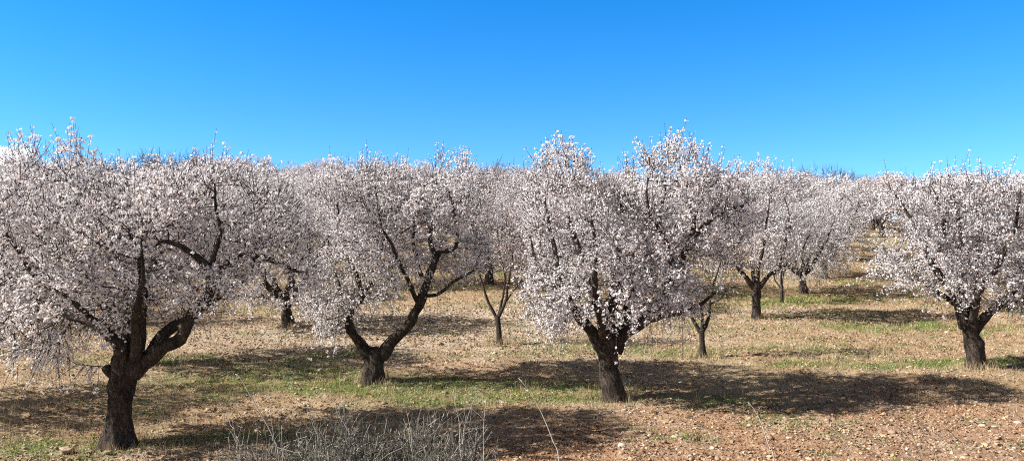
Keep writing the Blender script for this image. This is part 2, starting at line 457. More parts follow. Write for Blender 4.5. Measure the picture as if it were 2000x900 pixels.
    q0 = pts[k, jj] * (1 - fr) + pts[k, jj + 1] * fr
    tw = unit(pts[k, jj + 1] - pts[k, jj])
    off = rng.normal(size=(nf, 3)); off = unit(off - tw * (off * tw).sum(1, keepdims=True))
    size = spec.get('fs', 0.020) * np.where(rng.random(nf) < .25, rng.uniform(.45, .7, nf), rng.uniform(0.8, 1.2, nf))
    fp = q0 + off * (rng.uniform(0.008, 0.03, nf)[:, None])
    fp += 0.012 * snoise(np.stack([q0[:, 0], q0[:, 1], q0[:, 2]], 1), 9.0)[:, None] * tw
    nn = unit(off + 0.35 * rng.normal(size=(nf, 3)) + 0.25 * out[k])
    V, q = flowers_mesh(fp, nn, size, rng, spec.get('full', True))
    obj('blossom', mesh_np('blossom', V, [q], petm, False), root)

def px_spec(bx, by, s, trunk, limbs, lobes, **kw):
    """spec from measurements in the photograph, turned into metres about the trunk's foot"""
    cv = lambda p: ((p[0] - bx) / s, p[2] if len(p) > 3 else 0.0, (by - p[1]) / s, p[-1])
    sp = dict(trunk=[cv(p) for p in trunk], limbs=[[cv(p) for p in l] for l in limbs],
              lobes=[((l[0] - bx) / s, l[4], (by - l[1]) / s, l[2] / s, l[5], l[3] / s) for l in lobes])
    sp.update(kw); return sp

def place(bx, d):
    return ((bx - 1000) / F * d, d)

def dig(x, y, dz=0.04):
    return (x, y, gzf(x, y) - dz)

WH = (M_bark, M_twig, M_petal); PK = (M_bark, M_twig, M_petal_pink); YG = (M_bark2, M_twig, M_petal_pink)
GRP = 'blossoming almond trees of the orchard'

# --- tree 1: big one on the left
x, y = place(228, 10.6)
T1 = tag(empty('almond_tree', dig(x, y)), 'largest white almond tree at the left, thick black twisted trunk forking low', 'tree', GRP)
s1 = px_spec(228, 872, 140,
  [(228, 880, .215), (230, 850, .185), (233, 805, .165), (238, 760, .165), (243, 725, .20), (248, 700, .22), (252, 685, .16)],
  [
   [(258, 725, .0, .14), (292, 695, -.05, .118), (325, 672, -.12, .10), (362, 652, -.2, .088), (385, 612, -.25, .083), (418, 578, -.3, .08), (433, 540, -.35, .072), (425, 510, -.38, .055), (405, 490, -.4, .042), (375, 470, -.43, .034), (350, 463, -.45, .026), (335, 478, -.5, .012)],
   [(425, 560, -.3, .06), (445, 515, -.2, .055), (490, 492, -.1, .045), (530, 500, 0, .035), (580, 525, .1, .02)],
   [(430, 530, -.35, .045), (444, 480, -.4, .03), (452, 430, -.4, .022), (440, 370, -.4, .014), (436, 320, -.35, .008)],
   [(280, 700, .15, .11), (305, 655, .25, .09), (335, 632, .3, .08), (372, 605, .4, .07), (398, 580, .55, .06), (440, 540, .8, .045), (470, 470, .95, .03), (480, 400, 1.0, .018)],
   [(248, 705, -.1, .11), (248, 665, -.2, .095), (225, 635, -.25, .082), (195, 618, -.25, .07), (150, 603, -.25, .055), (110, 578, -.2, .04), (60, 572, -.1, .025), (15, 550, .0, .012)],
   [(262, 700, .05, .10), (275, 650, .0, .075), (285, 600, -.1, .06), (270, 545, .1, .05), (262, 500, .2, .038), (238, 455, .2, .028), (232, 400, 0, .025), (240, 350, 0, .014)],
   [(238, 705, .15, .11), (222, 655, .3, .085), (218, 600, .5, .07), (190, 560, .7, .06), (165, 520, .8, .05), (155, 460, .85, .035), (130, 390, .8, .02), (110, 320, .8, .012)],
   [(205, 620, -.25, .045), (175, 570, -.5, .036), (125, 520, -.7, .026), (90, 450, -.8, .018), (75, 400, -.8, .01)],
   [(232, 735, .05, .09), (218, 718, -.05, .075), (213, 708, -.08, .06)],
   [(275, 690, -.15, .08), (300, 640, -.5, .06), (330, 585, -.9, .045), (360, 540, -1.2, .03), (370, 480, -1.35, .018)],
  ],
  [(110, 430, 150, 165, 0, 1.5), (425, 436, 165, 124, 0, 1.5), (265, 470, 150, 130, 0, 1.7), (85, 592, 112, 105, -.2, 1.2), (520, 500, 105, 95, .1, 1.1), (200, 570, 120, 60, -.3, 1.3), (400, 540, 120, 60, 0, 1.4), (40, 500, 90, 120, 0, 1.3)],
  n_att=4600, n_twig=6800, n_flower=104000, skirt=1.5, top=4.2, fs=0.0198, dk=0.15)
build_tree(s1, 11, WH, T1)

# --- tree 2
x, y = place(727, 14.8)
T2 = tag(empty('almond_tree', dig(x, y)), 'white almond tree whose short trunk splits into a wide V of dark limbs', 'tree', GRP)
s2 = px_spec(727, 752, 100,
  [(727, 758, .21), (728, 735, .185), (731, 712, .19), (734, 695, .20), (737, 685, .14)],
  [
   [(745, 700, .0, .15), (765, 668, -.05, .115), (795, 642, -.1, .10), (815, 610, -.1, .095), (828, 572, -.12, .085), (845, 528, -.15, .07), (860, 496, -.15, .054), (880, 494, -.18, .042), (893, 484, -.2, .036), (893, 445, -.2, .026), (885, 400, -.2, .022), (870, 350, -.2, .012)],
   [(720, 698, .0, .13), (702, 668, -.05, .105), (680, 632, -.1, .09), (688, 606, -.1, .08), (708, 585, -.1, .06), (703, 555, -.1, .05), (685, 505, -.1, .04), (665, 455, -.1, .025), (660, 400, -.1, .014)],
   [(683, 632, -.1, .06), (668, 600, .1, .05), (650, 560, .35, .04), (635, 510, .5, .028), (625, 450, .6, .016)],
   [(820, 598, -.1, .05), (805, 560, -.3, .042), (792, 520, -.5, .036), (775, 480, -.7, .028), (755, 430, -.8, .016), (750, 370, -.8, .01)],
   [(826, 580, -.1, .045), (860, 575, -.2, .035), (890, 550, -.3, .026), (930, 530, -.4, .016)],
   [(835, 560, -.1, .055), (815, 525, .2, .045), (800, 480, .5, .036), (805, 430, .7, .025), (820, 360, .8, .014)],
   [(690, 600, -.1, .05), (715, 560, .4, .04), (728, 510, .7, .03), (735, 440, .9, .02), (720, 370, .9, .012)],
   [(850, 505, -.1, .05), (840, 470, .0, .036), (848, 420, .0, .026), (852, 350, .0, .014)],
  ],
  [(690, 440, 95, 120, 0, 1.4), (845, 425, 115, 128, 0, 1.4), (652, 568, 62, 84, -.1, 1.0), (770, 480, 120, 90, .1, 1.5), (905, 500, 55, 60, 0, .9), (760, 390, 100, 70, .2, 1.2), (720, 560, 60, 50, -.3, .8)],
  n_att=4200, n_twig=6000, n_flower=82000, skirt=1.5, top=4.4, fs=0.0198, dk=0.15)
build_tree(s2, 22, WH, T2)

# --- tree 3
x, y = place(1195, 13.4)
T3 = tag(empty('almond_tree', dig(x, y)), 'tall round white almond tree right of centre with fissured trunk lit on its left side', 'tree', GRP)
s3 = px_spec(1195, 782, 111,
  [(1197, 790, .225), (1195, 765, .20), (1192, 730, .185), (1188, 700, .17), (1188, 675, .20), (1190, 655, .17)],
  [
   [(1182, 685, .0, .13), (1165, 655, -.05, .115), (1143, 633, -.1, .095), (1118, 600, -.2, .08), (1100, 555, -.3, .06), (1085, 500, -.4, .045), (1070, 430, -.4, .028), (1060, 370, -.4, .014)],
   [(1190, 672, .0, .14), (1180, 635, .0, .11), (1168, 590, .05, .09), (1150, 540, .1, .07), (1130, 480, .1, .05), (1110, 410, .1, .035), (1095, 340, .1, .018)],
   [(1195, 670, .0, .13), (1195, 620, .1, .10), (1205, 560, .3, .08), (1215, 490, .5, .06), (1225, 420, .6, .04), (1220, 350, .6, .02)],
   [(1200, 680, .0, .14), (1218, 650, -.05, .12), (1248, 628, -.1, .105), (1282, 595, -.15, .085), (1312, 545, -.2, .07), (1335, 480, -.2, .058), (1365, 445, -.2, .048), (1400, 412, -.2, .038), (1440, 398, -.2, .024), (1465, 395, -.2, .012)],
   [(1215, 655, .1, .10), (1235, 600, .3, .08), (1262, 530, .4, .06), (1290, 460, .4, .045), (1305, 390, .4, .03), (1310, 320, .4, .015)],
   [(1290, 580, -.15, .055), (1300, 520, -.5, .045), (1280, 460, -.8, .035), (1250, 410, -.9, .025), (1245, 350, -.9, .014)],
   [(1180, 660, -.1, .09), (1165, 610, -.5, .07), (1150, 560, -.9, .05), (1150, 500, -1.2, .035), (1140, 430, -1.3, .02)],
   [(1250, 625, -.1, .06), (1280, 610, -.5, .05), (1330, 590, -.8, .035), (1370, 560, -1.0, .018)],
   [(1205, 650, .15, .09), (1215, 600, .7, .06), (1240, 540, 1.1, .045), (1270, 470, 1.3, .025)],
   [(1345, 470, -.2, .05), (1360, 410, -.1, .035), (1375, 350, 0, .018)],
   [(1105, 560, -.3, .045), (1070, 545, -.1, .035), (1045, 500, 0, .022), (1035, 440, .1, .014)],
  ],
  [(1105, 420, 95, 130, 0, 1.4), (1300, 405, 120, 122, 0, 1.5), (1200, 480, 165, 115, 0, 1.8), (1080, 560, 72, 82, -.1, 1.2), (1272, 552, 85, 68, -.2, 1.4), (1405, 425, 62, 95, 0, 1.1), (1170, 580, 120, 42, -.5, 1.2)],
  n_att=4800, n_twig=7200, n_flower=104000, skirt=1.5, top=4.3, fs=0.0198, dk=0.15)
build_tree(s3, 33, WH, T3)

# --- tree 4
x, y = place(1905, 16.1)
T4 = tag(empty('almond_tree', dig(x, y)), 'white almond tree cut by the right edge of the photo, bulging brown trunk', 'tree', GRP)
s4 = px_spec(1905, 727, 92,
  [(1905, 733, .20), (1906, 712, .178), (1905, 690, .168), (1898, 660, .16), (1895, 640, .175), (1896, 625, .13)],
  [
   [(1884, 645, .0, .12), (1870, 600, -.05, .09), (1852, 568, -.1, .08), (1828, 542, -.15, .07), (1806, 510, -.2, .06), (1792, 472, -.2, .045), (1770, 430, -.2, .03), (1740, 385, -.2, .014)],
   [(1895, 640, .0, .11), (1890, 590, .1, .085), (1885, 535, .2, .07), (1895, 480, .3, .05), (1885, 420, .3, .035), (1875, 370, .3, .018)],
   [(1900, 655, .0, .12), (1922, 618, -.1, .10), (1960, 585, -.15, .08), (1998, 560, -.2, .065), (2040, 520, -.2, .05), (2060, 450, -.2, .03), (2050, 390, -.2, .018)],
   [(1812, 515, -.2, .045), (1830, 460, -.3, .035), (1815, 410, -.4, .024), (1800, 370, -.4, .014)],
   [(1905, 640, .2, .09), (1930, 570, .5, .065), (1955, 500, .8, .045), (1960, 420, .9, .028), (1950, 370, .9, .015)],
   [(1890, 630, -.15, .08), (1880, 570, -.6, .06), (1900, 500, -1.0, .045), (1920, 430, -1.1, .028), (1925, 380, -1.1, .015)],
   [(1870, 600, .05, .06), (1840, 570, .5, .045), (1800, 540, .8, .03), (1760, 510, .9, .018)],
   [(1960, 590, -.15, .06), (2000, 585, -.6, .045), (2040, 570, -.9, .03)],
  ],
  [(1785, 445, 88, 90, 0, 1.2), (1880, 430, 110, 90, 0, 1.4), (1995, 450, 120, 105, 0, 1.5), (1745, 530, 45, 42, -.2, .8), (1920, 545, 110, 60, -.2, 1.3), (1835, 510, 80, 65, -.3, 1.2), (2060, 520, 60, 70, 0, 1.1)],
  n_att=3800, n_twig=5600, n_flower=74000, skirt=1.45, top=4.1, fs=0.0198, dk=0.15)
build_tree(s4, 44, WH, T4)

# --- tree 5 (middle distance, right of tree 3)
x, y = place(1477, 23.0)
T5 = tag(empty('almond_tree', dig(x, y)), 'smaller white almond tree with slim straight trunk, right of the tall round tree', 'tree', GRP)
s5 = px_spec(1477, 645, 64.5,
  [(1477, 650, .145), (1477, 625, .12), (1477, 600, .118), (1477, 580, .135), (1477, 572, .11)],
  [
   [(1472, 582, .0, .085), (1455, 560, -.05, .07), (1440, 545, -.1, .06), (1432, 510, -.1, .045), (1420, 460, -.1, .03), (1425, 400, 0, .015)],
   [(1482, 582, .0, .085), (1500, 560, 0, .07), (1520, 542, -.1, .06), (1530, 500, -.1, .045), (1540, 450, -.1, .03), (1530, 390, 0, .015)],
   [(1477, 580, .1, .08), (1480, 540, .5, .06), (1485, 480, .8, .04), (1490, 400, .9, .02)],
   [(1477, 580, -.1, .07), (1470, 540, -.6, .05), (1475, 480, -.9, .035), (1480, 410, -1, .018)],
   [(1520, 545, -.1, .04), (1555, 520, -.2, .03), (1575, 480, -.2, .018)],
  ],
  [(1440, 450, 70, 85, 0, 1.2), (1530, 440, 72, 80, 0, 1.2), (1480, 490, 100, 62, 0, 1.6), (1400, 500, 40, 60, 0, .9), (1490, 400, 70, 50, 0, 1.1)],
  n_att=2600, n_twig=3000, n_flower=42000, skirt=1.5, top=4.3, fs=0.0225, dk=0.16, lk=10, tk=18)
build_tree(s5, 55, WH, T5)

# --- saplings
x, y = place(975, 18.9)
S1 = tag(empty('young_almond_tree', dig(x, y, .02)), 'thin young almond tree between the V shaped tree and the tall round tree', 'tree', GRP)
ss1 = px_spec(975, 686, 78,
  [(976, 690, .078), (975, 670, .065), (973, 645, .062), (971, 630, .07)],
  [
   [(971, 636, 0, .045), (958, 610, 0, .036), (946, 580, 0, .028), (936, 540, 0, .02), (925, 500, 0, .012)],
   [(973, 634, 0, .045), (985, 605, 0, .036), (993, 570, 0, .028), (1000, 520, 0, .018), (1005, 470, 0, .01)],
   [(972, 634, .05, .04), (980, 605, .3, .03), (985, 560, .4, .022), (975, 500, .4, .012)],
   [(986, 604, 0, .026), (1003, 580, -.1, .022), (1025, 550, -.2, .014)],
  ],
  [(935, 510, 35, 60, 0, .6), (995, 500, 42, 70, 0, .7), (965, 480, 45, 50, 0, .6)],
  n_att=700, n_twig=900, n_flower=3800, skirt=1.2, top=3.2, fs=0.016, dk=0.13, lk=10, tk=14, gnarl=.1, tip=.0035)
build_tree(ss1, 66, YG, S1)
x, y = place(1372, 17.4)
S2 = tag(empty('young_almond_tree', dig(x, y, .02)), 'nearly leafless young almond tree just right of the tall round tree, three thin upright branches', 'tree', GRP)
ss2 = px_spec(1372, 706, 85,
  [(1373, 710, .082), (1372, 690, .066), (1371, 665, .063), (1370, 650, .075)],
  [
   [(1368, 656, 0, .05), (1355, 636, 0, .042), (1345, 615, 0, .034), (1330, 590, 0, .024), (1318, 560, 0, .014)],
   [(1372, 654, 0, .045), (1370, 630, -.05, .036), (1368, 608, -.05, .032), (1366, 600, -.05, .028)],
   [(1373, 654, 0, .05), (1384, 628, 0, .04), (1388, 595, .05, .03), (1395, 560, .05, .022), (1410, 520, .05, .014), (1425, 490, .05, .009)],
   [(1387, 600, 0, .026), (1405, 590, -.1, .018), (1420, 560, -.1, .012)],
  ],
  [(1345, 560, 32, 45, 0, .5), (1400, 540, 42, 65, 0, .6), (1425, 500, 32, 40, 0, .5)],
  n_att=600, n_twig=650, n_flower=1500, skirt=1.2, top=3.0, fs=0.015, dk=0.13, lk=10, tk=14, gnarl=.1, tip=.0035)
build_tree(ss2, 77, YG, S2)

# --- prototypes for the further rows --------------------------------------
def generic_spec(seed, detail):
    r = np.random.default_rng(seed)
    H = 1.15 + r.uniform(-.1, .15)
    lean = r.uniform(-.12, .12, 2)
    tr = [(0, 0, -.05, .19), (lean[0] * .2, lean[1] * .2, .25, .155), (lean[0] * .6, lean[1] * .6, .7, .145), (lean[0], lean[1], H - .15, .16), (lean[0], lean[1], H, .14)]
    limbs, lobes = [], []
    n = 5; a0 = r.uniform(0, 6.28)
    for i in range(n):
        a = a0 + i * 2 * pi / n + r.uniform(-.3, .3); sp = r.uniform(.75, 1.1)
        dx, dy = math.cos(a), math.sin(a)
        pts = [(lean[0] + dx * .05, lean[1] + dy * .05, H - .2, .12)]
        for t, rr in ((.3, .095), (.6, .075), (.95, .055), (1.3, .035), (1.6, .016)):
            z = H - .2 + 0.75 * t + .45 * t * t
            pts.append((lean[0] + dx * t * sp + r.normal() * .07, lean[1] + dy * t * sp + r.normal() * .07, z + r.normal() * .05, rr))
        limbs.append(pts)
        lobes.append((dx * 1.15 * sp, dy * 1.15 * sp, 2.75 + r.uniform(-.25, .25), 1.05, 1.05, 1.25 + r.uniform(-.15, .15)))
    lobes.append((0, 0, 3.0, 1.4, 1.4, 1.15)); lobes.append((0, 0, 2.2, 1.9, 1.9, .6))
    if detail and seed % 2 == 0: lobes.append((0, 0, 1.55, 2.05, 2.05, .9))
    d = dict(trunk=tr, limbs=limbs, lobes=lobes, skirt=1.1 if seed % 2 == 0 else 1.5, top=4.2)
    if detail: d.update(n_att=3200, n_twig=3600, n_flower=46000, fs=.0225, dk=.16, lk=10, tk=16)
    else: d.update(n_att=1500, n_twig=2200, n_flower=24000, fs=.033, dk=.21, step=.13, full=False, lk=8, tk=12, bk=4, tstep=.08, tw=1.3)
    return d

protos = {}
def proto(kind, i):
    return protos.get((kind, i))
def tree_at(kind, i, x, y, rz, sc, name, label, dz=0.05, group=GRP):
    """first use builds the tree, later ones copy the thing and each of its parts"""
    key = (kind, i)
    if key not in protos:
        root = empty(name, (0, 0, 0))
        if kind == 'mid': build_tree(generic_spec(100 + i, True), 100 + i, WH if i % 2 == 0 else PK, root)
        elif kind == 'far': build_tree(generic_spec(200 + i, False), 200 + i, WH if i % 2 == 0 else PK, root)
        elif kind == 'bare':
            sp = generic_spec(300 + i, False); sp.update(n_att=800, n_twig=1000, tl=1.5, tw=1.8, tip=.007)
            build_tree(sp, 300 + i, (M_bark2, M_baretwig, None), root)
        elif kind == 'young':
            sp = dict(ss1); build_tree(sp, 400 + i, YG, root)
        protos[key] = root
        o = root
    else:
        src = protos[key]
        o = src.copy(); COL.objects.link(o); o.name = name
        for c in list(src.children):
            d = c.copy(); COL.objects.link(d); d.parent = o
    o.location = (x, y, gzf(x, y) - dz); o.rotation_euler = (0, 0, rz); o.scale = (sc, sc, sc)
    for k in ('label', 'category', 'group'):
        if k in o: del o[k]
    tag(o, label, 'tree', group)
    return o

mids = [  # px, depth, proto, rot, scale, label
 (-265, 12.2, 0, 0.4, .92, 'almond tree beyond the left edge, only its blossoming branch ends reach in'),
 (240, 16.3, 1, 1.0, 1.0, 'white almond tree directly behind the largest left tree, half hidden by its crown'),
 (563, 21.4, 2, 2.2, 0.98, 'almond tree with short black trunk seen just left of the V shaped tree'),
 (728, 29.5, 3, 0.2, 0.97, 'almond tree behind the left half of the V shaped tree'),
 (1074, 24.3, 1, 3.2, 0.95, 'almond tree hidden behind the left half of the tall round tree'),
 (1235, 28.5, 2, 4.2, 0.97, 'almond tree hidden behind the right half of the tall round tree'),
 (955, 30.0, 0, 2.6, 1.06, 'bushy white almond tree rising behind the thin sapling at the centre'),
 (1570, 28.3, 2, 1.4, 0.84, 'short trunked almond tree just behind the small right sapling'),
 (1610, 32.5, 0, 5.2, 0.92, 'almond tree with bare dark trunk nearest the grassy lane at right'),
 (1905, 25.0, 2, 0.9, 0.9, 'almond tree directly behind the trunk of the right edge tree'),
 (1850, 31.0, 1, 5.0, 0.9, 'almond tree seen through the left side of the right edge tree'),
 (420, 26.5, 3, 3.4, 1.02, 'almond tree filling the gap behind the right lobe of the largest left tree'),
 (60, 22.0, 2, 5.6, 1.0, 'almond tree behind the left lobe of the largest left tree'),
 (2150, 21.0, 3, 2.9, 0.95, 'almond tree beyond the right edge, its branch ends behind the right edge tree'),
]
for px, d, i, rz, sc, lb in mids:
    x, y = place(px, d)
    tree_at('mid', i, x, y, rz, sc, 'almond_tree', lb)
x, y = place(1527, 26.2)
tree_at('young', 0, x, y, 1.1, 0.85, 'young_almond_tree', 'small pale sapling between two mature trees at the right, left of the grassy lane', .02)

# rows climbing the slope
rng = np.random.default_rng(5)
A = np.array([7.5, 2.7]); B = np.array([2.4, 4.2]); O = np.array([-5.5, 10.6])
taken = [place(m[0], m[1]) for m in mids]
far = []
for j in range(0, 22):
    for i in range(-12, 10):
        p = O + i * A + j * B + rng.uniform(-.5, .5, 2)
        if p[1] < 31 or p[1] > 72: continue
        px = 1000 + F * p[0] / p[1]
        if px < -120 or px > 2120: continue
        if min(np.hypot(p[0] - t[0], p[1] - t[1]) for t in taken) < 4.0: continue
        if 1650 < px < 1750 and p[1] < 56: continue
        far.append(p)
far += [np.array(place(1722, 52)), np.array(place(1688, 60)), np.array(place(1760, 57)), np.array(place(1738, 66))]
far.sort(key=lambda p: p[1])
SKIP = set()
for n, p in enumerate(far):
    sc = rng.uniform(.80, 1.10); rz = rng.uniform(0, 6.28); pi_ = int(rng.integers(0, 4))
    if n in SKIP: continue
    tree_at('far', pi_, p[0], p[1], rz, sc, 'almond_tree', 'distant pale almond tree in the packed rows climbing the slope, mostly hidden by nearer crowns', group='distant almond trees up the slope')
bare = [(262, 47, 1.25, 'bare grey tree on the skyline above the left tree, left of the other bare one'), (350, 50, 1.22, 'bare grey tree on the skyline right of the dip in the left tree'),
        (1520, 54, 1.1, 'leafless grey tree on the skyline right of the tall round tree'), (1600, 57, 1.2, 'tallest leafless tree on the skyline above the small right hand trees'),
        (1648, 62, 1.12, 'leafless twiggy tree on the skyline above the grassy lane'), (985, 44, 1.15, 'leafless twiggy tree top on the skyline at the centre')]
for n, (px, d, sc, lb) in enumerate(bare):
    x, y = place(px, d)
    tree_at('bare', n % 2, x, y, 1.3 * n, sc, 'bare_tree', lb, group='leafless trees on the skyline')

# ------------------------------------------------------------------ ground cover
rng = np.random.default_rng(9)
def scatter(n, d0, d1, power=1.6):
    """points spread over the seen part of the ground, thinning with distance"""
    u = rng.random(n)
    e = 2 - power - 0.0
    d = (d0 ** e + u * (d1 ** e - d0 ** e)) ** (1 / e)
    x = rng.uniform(-1, 1, n) * (d * 0.72 + 0.8)
    return x, d
def gtop(x, y):
    nr = np.exp(-np.clip(y - 26, 0, 99) / 6) * (np.abs(x) < 17)
    return gz(x, y) + nr * (0.09 * (fbm(x, y, 2.6, 5, 3) - 0.5) + 0.055 * (fbm(x, y, 8, 15, 2) - 0.5))

def blades(x, y, h, w, lean, mat, name):
    n = len(x); z = gtop(x, y)
    a = rng.uniform(0, 2 * pi, n); ax = np.stack([np.cos(a), np.sin(a), 0 * a], 1)
    b = rng.uniform(0, 2 * pi, n); ln = np.stack([np.cos(b), np.sin(b), 0 * b], 1) * (lean * rng.uniform(.2, 1.3, n) * h)[:, None]
    P = np.stack([x, y, z - .01], 1)
    mid = P + ln * .35 + np.array([0, 0, 1.]) * (h * .6)[:, None]
    tip = P + ln + np.array([0, 0, 1.]) * h[:, None]
    V = np.stack([P - ax * w[:, None], P + ax * w[:, None], mid + ax * w[:, None] * .7, mid - ax * w[:, None] * .7, tip], 1).reshape(-1, 3)
    k = (np.arange(n) * 5)[:, None]
    return obj(name, mesh_np(name, V, [k + np.array([[0, 1, 2, 3]]), k + np.array([[3, 2, 4]])], mat), label=None)

# dry grass, in clumps
x, y = scatter(330000, 8.4, 45, 1.2)
g_, r_, s_ = sheet_masks(x, y)
cl = fbm(x * .7, y * 1.3, 2.0, 71, 3)
keep = rng.random(len(x)) < np.clip(0.25 + 2.2 * (cl - .42), 0.03, 1) * (1 - .75 * r_) * (1 - .45 * g_) * (1 - .45 * s_)
x, y = x[keep], y[keep]; c = cl[keep]
far_f = np.clip(y / 14, 1, 2.6)
h = rng.uniform(.025, .085, len(x)) * (0.6 + 1.1 * c) * np.where(rng.random(len(x)) < .04, 2.2, 1)
o = blades(x, y, h * far_f ** .35, 0.0025 * far_f * rng.uniform(.7, 1.4, len(x)), 0.9, M_dry, 'dry_grass')
tag(o, 'straw coloured dry grass covering the ground between the trees', 'grass', kind='stuff')
# taller dry stems standing in loose tufts
tx, ty = scatter(1500, 9, 30, 1.3); gg, rr, ss = sheet_masks(tx, ty)
kp = (rng.random(len(tx)) < np.clip(.25 + 1.2 * gg + .5 * np.exp(-((ty - 12.6 - .1 * tx) / 1.6) ** 2), 0, 1)) & (rr < .6); tx, ty = tx[kp], ty[kp]
ft = [place(228, 10.6), place(727, 14.8), place(1195, 13.4), place(1905, 16.1), place(1477, 23), place(975, 18.9), place(1372, 17.4), place(563, 21.4)]
for fx, fy in ft:
    aa = rng.uniform(0, 6.28, 16); q_ = rng.uniform(.24, .55, 16); tx = np.append(tx, fx + np.cos(aa) * q_); ty = np.append(ty, fy + np.sin(aa) * q_)
nb = rng.integers(8, 34, len(tx)); x = np.repeat(tx, nb) + rng.normal(0, .07, nb.sum()); y = np.repeat(ty, nb) + rng.normal(0, .05, nb.sum())
o = blades(x, y, rng.uniform(.08, .28, len(x)) * np.repeat(rng.uniform(.5, 1.1, len(tx)), nb), 0.0022 * np.clip(y / 12, 1, 2.2), 0.45, M_dry, 'tall_dry_grass')
tag(o, 'taller dry grass stems standing in loose tufts', 'grass', kind='stuff')
# green grass
x, y = scatter(420000, 8.4, 40, 1.2)
g_, r_, s_ = sheet_masks(x, y)
keep = rng.random(len(x)) < np.clip(g_, 0, 1) ** 1.2 * (.25 + .75 * (fbm(x, y, 3.5, 81, 3) > .45))
x, y = x[keep], y[keep]; far_f = np.clip(y / 14, 1, 2.6)
o = blades(x, y, rng.uniform(.02, .08, len(x)) * (.4 + 1.5 * np.clip(fbm(x, y, 3.5, 81, 3), .3, .8)) * far_f ** .4, 0.0034 * far_f * rng.uniform(.7, 1.4, len(x)), 0.8, M_green, 'green_grass')
tag(o, 'patches of fresh green grass around the tree feet', 'grass', kind='stuff')
# litter: fallen leaves, straw bits and clods lying about
x, y = scatter(240000, 8.4, 42, 1.2)
cl = fbm(x, y * 1.4, 1.3, 91, 3)
g_, r_, s_ = sheet_masks(x, y)
keep = rng.random(len(x)) < np.clip(.2 + 2.5 * (cl - .4) + .35 * r_, .08, 1); x, y = x[keep], y[keep]
n = len(x); s = np.exp(rng.normal(-4.15, .38, n)) * np.clip(y / 14, 1, 2) ** .6
nn = unit(np.stack([rng.normal(0, .75, n), rng.normal(0, .75, n), np.ones(n)], 1))
V, q = flowers_mesh(np.stack([x, y, gtop(x, y) + .008], 1), nn, s, rng, False)
o = obj('fallen_leaves', mesh_np('fallen_leaves', V, [q], M_litter)); tag(o, 'dry brown leaves and straw bits littering the orchard ground', 'leaf litter', kind='stuff')
# petals that have dropped under the crowns
cs = np.array([place(p_, d_) for p_, d_ in ((228, 10.6), (727, 14.8), (1195, 13.4), (1905, 16.1), (1477, 23), (563, 21.4), (240, 16.3), (1074, 24.3), (728, 29.5))])
ck = rng.integers(0, len(cs), 26000); x = cs[ck, 0] + rng.normal(0, 1.7, 26000); y = cs[ck, 1] + rng.normal(0, 1.5, 26000)
kp = (y > 8.4) & (fbm(x, y, 2.0, 95, 3) > .46); x, y = x[kp], y[kp]; n = len(x)
nn = unit(np.stack([rng.normal(0, .4, n), rng.normal(0, .4, n), np.ones(n)], 1))
V, q = flowers_mesh(np.stack([x, y, gtop(x, y) + .02], 1), nn, rng.uniform(.006, .011, n) * np.clip(y / 14, 1, 2) ** .5, rng, False)
o = obj('fallen_petals', mesh_np('fallen_petals', V, [q], M_petal)); tag(o, 'white petals dropped on the grass below the crowns', 'petals', kind='stuff')
# stones
ico = []
ph = (1 + 5 ** .5) / 2
for a in (-1, 1):
    for b in (-ph, ph): ico += [(a, b, 0), (0, a, b), (b, 0, a)]
ico = unit(np.array(ico, float))
import itertools
icof = [f for f in itertools.combinations(range(12), 3) if all(abs(np.linalg.norm(ico[f[i]] - ico[f[j]]) - 1.0515) < .02 for i, j in ((0, 1), (1, 2), (0, 2)))]
icof = [f if np.dot(np.cross(ico[f[1]] - ico[f[0]], ico[f[2]] - ico[f[0]]), ico[f[0]]) > 0 else (f[0], f[2], f[1]) for f in icof]
icof = np.array(icof)
def stones_mesh(P, S):
    n = len(P)
    sc = S[:, None] * np.stack([rng.uniform(.7, 1.3, n), rng.uniform(.7, 1.3, n), rng.uniform(.35, .7, n)], 1)
    a = rng.uniform(0, 6.28, n); c_, s_ = np.cos(a), np.sin(a)
    v = ico[None] * rng.uniform(.75, 1.2, (n, 12, 1)) * sc[:, None]
    V = np.stack([v[..., 0] * c_[:, None] - v[..., 1] * s_[:, None], v[..., 0] * s_[:, None] + v[..., 1] * c_[:, None], v[..., 2]], -1) + P[:, None]
    return V.reshape(-1, 3), ((np.arange(n) * 12)[:, None, None] + icof[None]).reshape(-1, 3)
x, y = scatter(130000, 8.4, 38, 1.2)
g_, r_, s_ = sheet_masks(x, y)
keep = rng.random(len(x)) < np.clip(.08 + 1.1 * s_ - .02 * r_, 0, 1); x, y = x[keep], y[keep]
S = np.exp(rng.normal(-4.25, .52, len(x))) * np.clip(y / 14, 1, 1.8) ** .7
V, t = stones_mesh(np.stack([x, y, gtop(x, y) + S * .1], 1), np.clip(S, .004, .06))
o = obj('loose_stones', mesh_np('loose_stones', V, [t], M_stone)); tag(o, 'small pale limestone pieces strewn over the soil', 'stones', kind='stuff')

